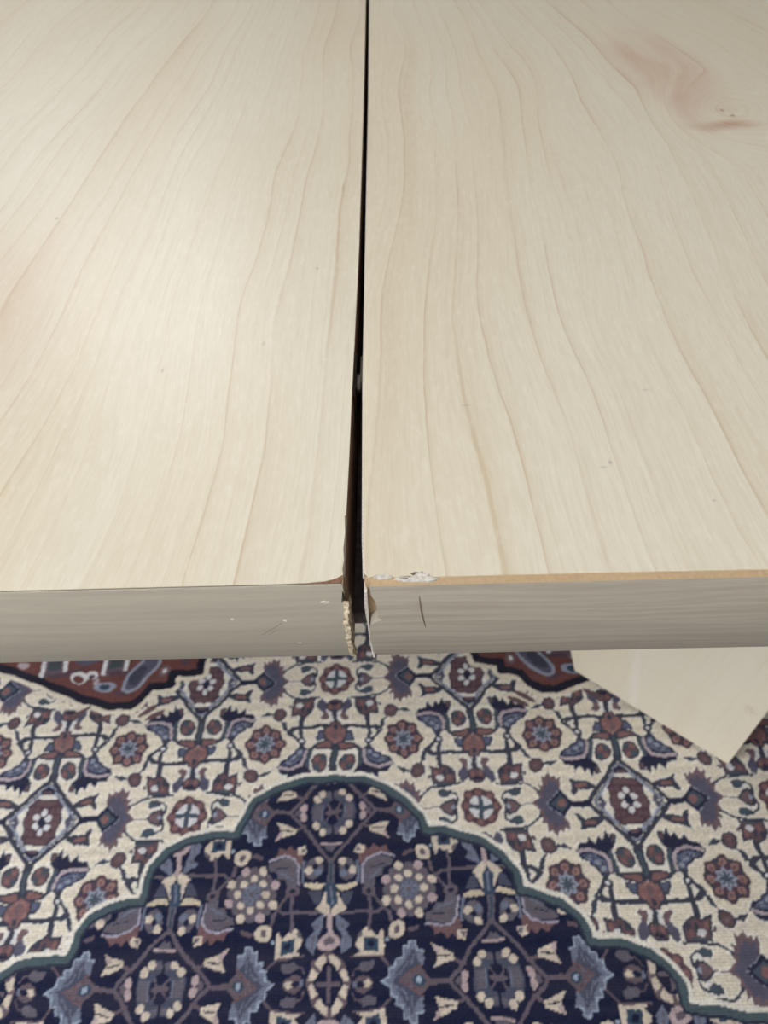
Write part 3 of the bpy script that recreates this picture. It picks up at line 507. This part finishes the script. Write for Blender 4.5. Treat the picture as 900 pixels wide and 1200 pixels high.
def rug_colours(u, v):
    """index into the yarn palette and region (0 field, 1 medallion, 2 outline, 3 spandrel) for rug coordinates"""
    N = 256
    cc = paint_cell(CREAM, 'cream', N); cn = paint_cell(NAVY, 'dnavy', N)
    a = np.abs((u+1) % 2-1); b = np.abs((v+1) % 2-1)
    ia = np.clip((a*N).astype(int), 0, N-1); ib = np.clip((b*N).astype(int), 0, N-1)
    fld = cc[ib, ia]; nav = cn[ib, ia]
    idx = fld.copy(); reg = np.zeros(u.shape, np.int8)
    # medallion and its green outline, mirrored about the medallion's own middle
    mirror = lambda p: (p[0], 2*MIDV-p[1])
    side = [(2.62, -1.40), (2.66, -1.62), (3.05, -1.72), (3.3, -2.05), (3.36, -2.5)]
    left = [(-x, y) for x, y in side] ; left[0] = (-2.62, -1.40)
    ltop = [(-2.488, -1.233), (-2.215, -1.194), (-2.09, -1.182), (-2.085, -1.051)]
    top = left[::-1]+ltop+MED[1:]+side
    loop = top+[mirror(p) for p in top[::-1]]
    near = (np.abs(u) < 3.7) & (v < 1) & (v > 2*MIDV-1)
    m = np.zeros(u.shape, bool); d = np.full(u.shape, 9.0)
    m[near] = inside(u[near], v[near], loop); d[near] = dist_line(u[near], v[near], loop+loop[:1])
    idx[m] = nav[m]; reg[m] = 1
    h = (~m) & (d < .055); idx[h] = KI['halo']
    o = d < .028; idx[o] = KI['green']; reg[o] = 2
    o = (d < .034) & (d > .016) & m; idx[o] = KI['dgreen2']; reg[o] = 2
    # rust spandrel ground beyond the cream field
    sp = RUL+[(-1.06, 1.5), (-.7, 1.62), (-.45, 1.9), (0, 2.0), (.45, 1.9), (.7, 1.62), (1.06, 1.5)]+RUR
    sp2 = sp+[(2.2, 1.03), (2.68, 1.21), (3.2, 1.38), (3.4, 1.9), (3.4, 4.1), (-3.4, 4.1), (-3.4, 1.9), (-3.2, 1.38)]
    near = (np.abs(u) < 3.7) & (v > .6) & (v < 4.3)
    m = np.zeros(u.shape, bool); d = np.full(u.shape, 9.0)
    m[near] = inside(u[near], v[near], sp2); d[near] = dist_line(u[near], v[near], sp2+sp2[:1])
    hm = (~m) & (d < .07); idx[hm] = KI['cream']
    idx[m] = KI['rustbg']; reg[m] = 3
    au = np.abs(u)
    def ell(cx, cy, rx, ry, c, rot=0):
        X, Y = au-cx, v-cy; co, si = math.cos(rot), math.sin(rot)
        k = m & (((X*co+Y*si)/rx)**2+((-X*si+Y*co)/ry)**2 < 1); idx[k] = KI[c]
    def box(cx, cy, rx, ry, c):
        k = m & (np.abs(au-cx) < rx) & (np.abs(v-cy) < ry); idx[k] = KI[c]
    for k in range(0, 5):
        cy = 1.2+.62*k
        for cx in (2.24, 1.75):
            box(cx, cy, .105, .085, 'white'); box(cx, cy, .07, .085, 'mbrown'); box(cx, cy+.02, .05, .04, 'dgreen'); box(cx-.05, cy-.07, .09, .02, 'dbrown')
        ell(1.53, cy-.08, .20, .085, 'lblue', -.9); ell(1.53, cy-.08, .17, .06, 'purple', -.9); ell(1.56, cy-.10, .09, .05, 'slate', -.9)
        for s in (-1, 0, 1): ell(1.49+.06*s, cy+.05+.05*abs(s), .035, .035, 'purple')
        ell(1.80, cy-.19, .085, .045, 'lblue'); ell(1.80, cy-.19, .04, .028, 'dteal')
        ell(2.03, cy-.10, .075, .05, 'white', .5); ell(2.03, cy-.115, .05, .03, 'rustbg', .5); ell(1.93, cy-.09, .05, .04, 'white'); ell(1.93, cy-.105, .025, .02, 'dbrown')
        ell(1.88, cy-.15, .02, .03, 'pinkw'); ell(1.99, cy+.06, .10, .05, 'purple'); ell(1.99, cy+.08, .04, .03, 'lblue')
        ell(1.35, cy-.07, .04, .05, 'mauve'); ell(1.35, cy-.07, .015, .02, 'white'); ell(2.5, cy+.03, .05, .03, 'pinkw'); ell(1.2, cy+.02, .04, .04, 'dbrown')
        ell(1.66, cy-.25, .06, .02, 'dbrown', .3); ell(2.1, cy-.05, .14, .016, 'dbrown', -.3)
    o = d < .032; idx[o] = KI['rline']; reg[o] = 3
    # specks of yarn in the cream beside the spandrel
    for cx, cy in ((1.93, .80), (1.42, .80), (1.36, .76)):
        k = (reg == 0) & ((np.abs(au-cx)/.07)**2+((v-cy+.5*(au-cx))/.025)**2 < 1); idx[k] = KI['brown']
    return idx, reg

# ---------------------------------------------------------------- the carpet, knot by knot
RUG_U = 0.183935                                          # half repeat of the lattice in metres
RUG_O = (-0.0984, 0.3334)                                 # middle of the lattice diamond on the medallion's axis
MIDV = -4.0
M_RUG = None
def rug_mat():
    t = NT('wool_pile'); at = t.n('ShaderNodeVertexColor'); at.layer_name = 'yarn'
    X, Y, Z = t.xyz()
    nz = t.noise(t.comb(X, Y, Z), 420.0, 3.0, .7); ab = t.noise(t.comb(t.math('MULTIPLY', X, 3.0), t.math('MULTIPLY', Y, 60.0), Z), 1.0, 3.0)
    c = t.mix(t.ramp(nz, [(.3, .24), (.6, 0.0)]), at.outputs[0], (.05, .045, .05)); c = t.mix(t.ramp(ab, [(.35, .10), (.65, 0.0)]), c, (.12, .10, .11))
    k = t.math('MULTIPLY', t.math('ADD', t.math('SINE', t.math('MULTIPLY', X, 2*math.pi/.003)), t.math('SINE', t.math('MULTIPLY', Y, 2*math.pi/.003))), .25)
    t.bump(t.math('ADD', nz, k), .5, .0010)
    t.b.inputs['Sheen Weight'].default_value = .04; t.b.inputs['Sheen Roughness'].default_value = .6
    return t.fin(c, .95, .1)

def axis_coords(lo, hi, flo, fhi, fine, coarse):
    a = np.arange(lo, flo, coarse); b = np.arange(flo, fhi, fine); c = np.arange(fhi, hi+coarse*.5, coarse)
    return np.concatenate([a, b, c])
def build_rug():
    rug = tag(empty('patterned_rug', (RUG_O[0], RUG_O[1]+MIDV*RUG_U+.25, 0.0)), 'cream and navy patterned wool rug with a scalloped medallion under the table', 'rug')
    bx, by = 1.28, 1.66
    cx, cy = RUG_O[0], RUG_O[1]+MIDV*RUG_U+.25
    xs = axis_coords(cx-bx, cx+bx, -.62, .58, .0015, .008); ys = axis_coords(cy-by, cy+by, .05, .62, .0015, .008)
    Xg, Yg = np.meshgrid(xs, ys); ny, nx = Xg.shape
    # hand-knotted lines are never quite straight
    wob = .0011*np.sin(Yg*61+3*np.sin(Xg*17))+.0009*np.sin(Yg*173+Xg*41); wob2 = .0010*np.sin(Xg*57+2*np.sin(Yg*23))+.0008*np.sin(Xg*160+Yg*37)
    u = (Xg+wob-RUG_O[0])/RUG_U; v = (Yg+wob2-RUG_O[1])/RUG_U
    idx, reg = rug_colours(u, v)
    # plain navy border with cream guard stripes round the outside
    e = np.minimum(bx-np.abs(Xg-cx), by-np.abs(Yg-cy))
    for lim, key in ((.20, 'cream'), (.19, 'dnavy'), (.045, 'cream'), (.030, 'rustbg')):
        k = e < lim; idx[k] = KI[key]; reg[k] = 4
    pal = np.array([lin(PAL[k]) for k in KEYS])*RUG_GAIN
    rng = np.random.default_rng(3)
    col = pal[idx]*(1+rng.normal(0, .09, idx.shape)[..., None])
    col = np.clip(col*(1+.05*np.sin(Yg*420+np.sin(Xg*9)*2))[..., None], 0.004, 1)
    zz = rng.normal(0, .00022, idx.shape)+.0003*np.sin(Xg*23)*np.sin(Yg*19)-.0006
    Mr = rug_mat()
    fr = np.maximum.reduce([reg[:-1, :-1], reg[1:, :-1], reg[:-1, 1:], reg[1:, 1:]]) if False else reg[:-1, :-1]
    vid = np.arange(nx*ny).reshape(ny, nx)
    quads = np.stack([vid[:-1, :-1], vid[:-1, 1:], vid[1:, 1:], vid[1:, :-1]], -1)
    names = {0: ('field', 'cream field with a navy and rust floral lattice'), 1: ('medallion', 'navy medallion with a pale floral lattice'), 2: ('medallion_outline', 'grey-green scalloped outline'), 3: ('spandrel', 'rust red ground with a dark stepped outline'), 4: ('border', 'navy border')}
    co = np.stack([Xg-cx, Yg-cy, zz], -1).reshape(-1, 3); cl = np.concatenate([col.reshape(-1, 3), np.ones((nx*ny, 1))], 1)
    for r, (nm, lab) in names.items():
        q = quads[fr == r]
        used, inv = np.unique(q.ravel(), return_inverse=True)
        me = bpy.data.meshes.new(nm); nf = len(q)
        me.vertices.add(len(used)); me.vertices.foreach_set('co', co[used].ravel().astype(np.float32))
        me.loops.add(nf*4); me.loops.foreach_set('vertex_index', inv.astype(np.int32))
        me.polygons.add(nf); me.polygons.foreach_set('loop_start', np.arange(0, nf*4, 4, dtype=np.int32)); me.polygons.foreach_set('use_smooth', np.ones(nf, bool))
        me.update(calc_edges=True)
        ca = me.color_attributes.new('yarn', 'FLOAT_COLOR', 'POINT'); ca.data.foreach_set('color', cl[used].ravel().astype(np.float32))
        me.materials.append(Mr)
        o = bpy.data.objects.new(nm, me); COL.objects.link(o); o.parent = rug; o['label'] = lab
    boxes('backing', [(-bx, bx, -by, by, FZ+.0004, -.0022)], plain('rug_backing', (.30, .25, .19), .9, .2, .2, 200.0), rug)
    return rug
RUG_GAIN = np.array([1.0, 1.0, 1.0])
build_rug()
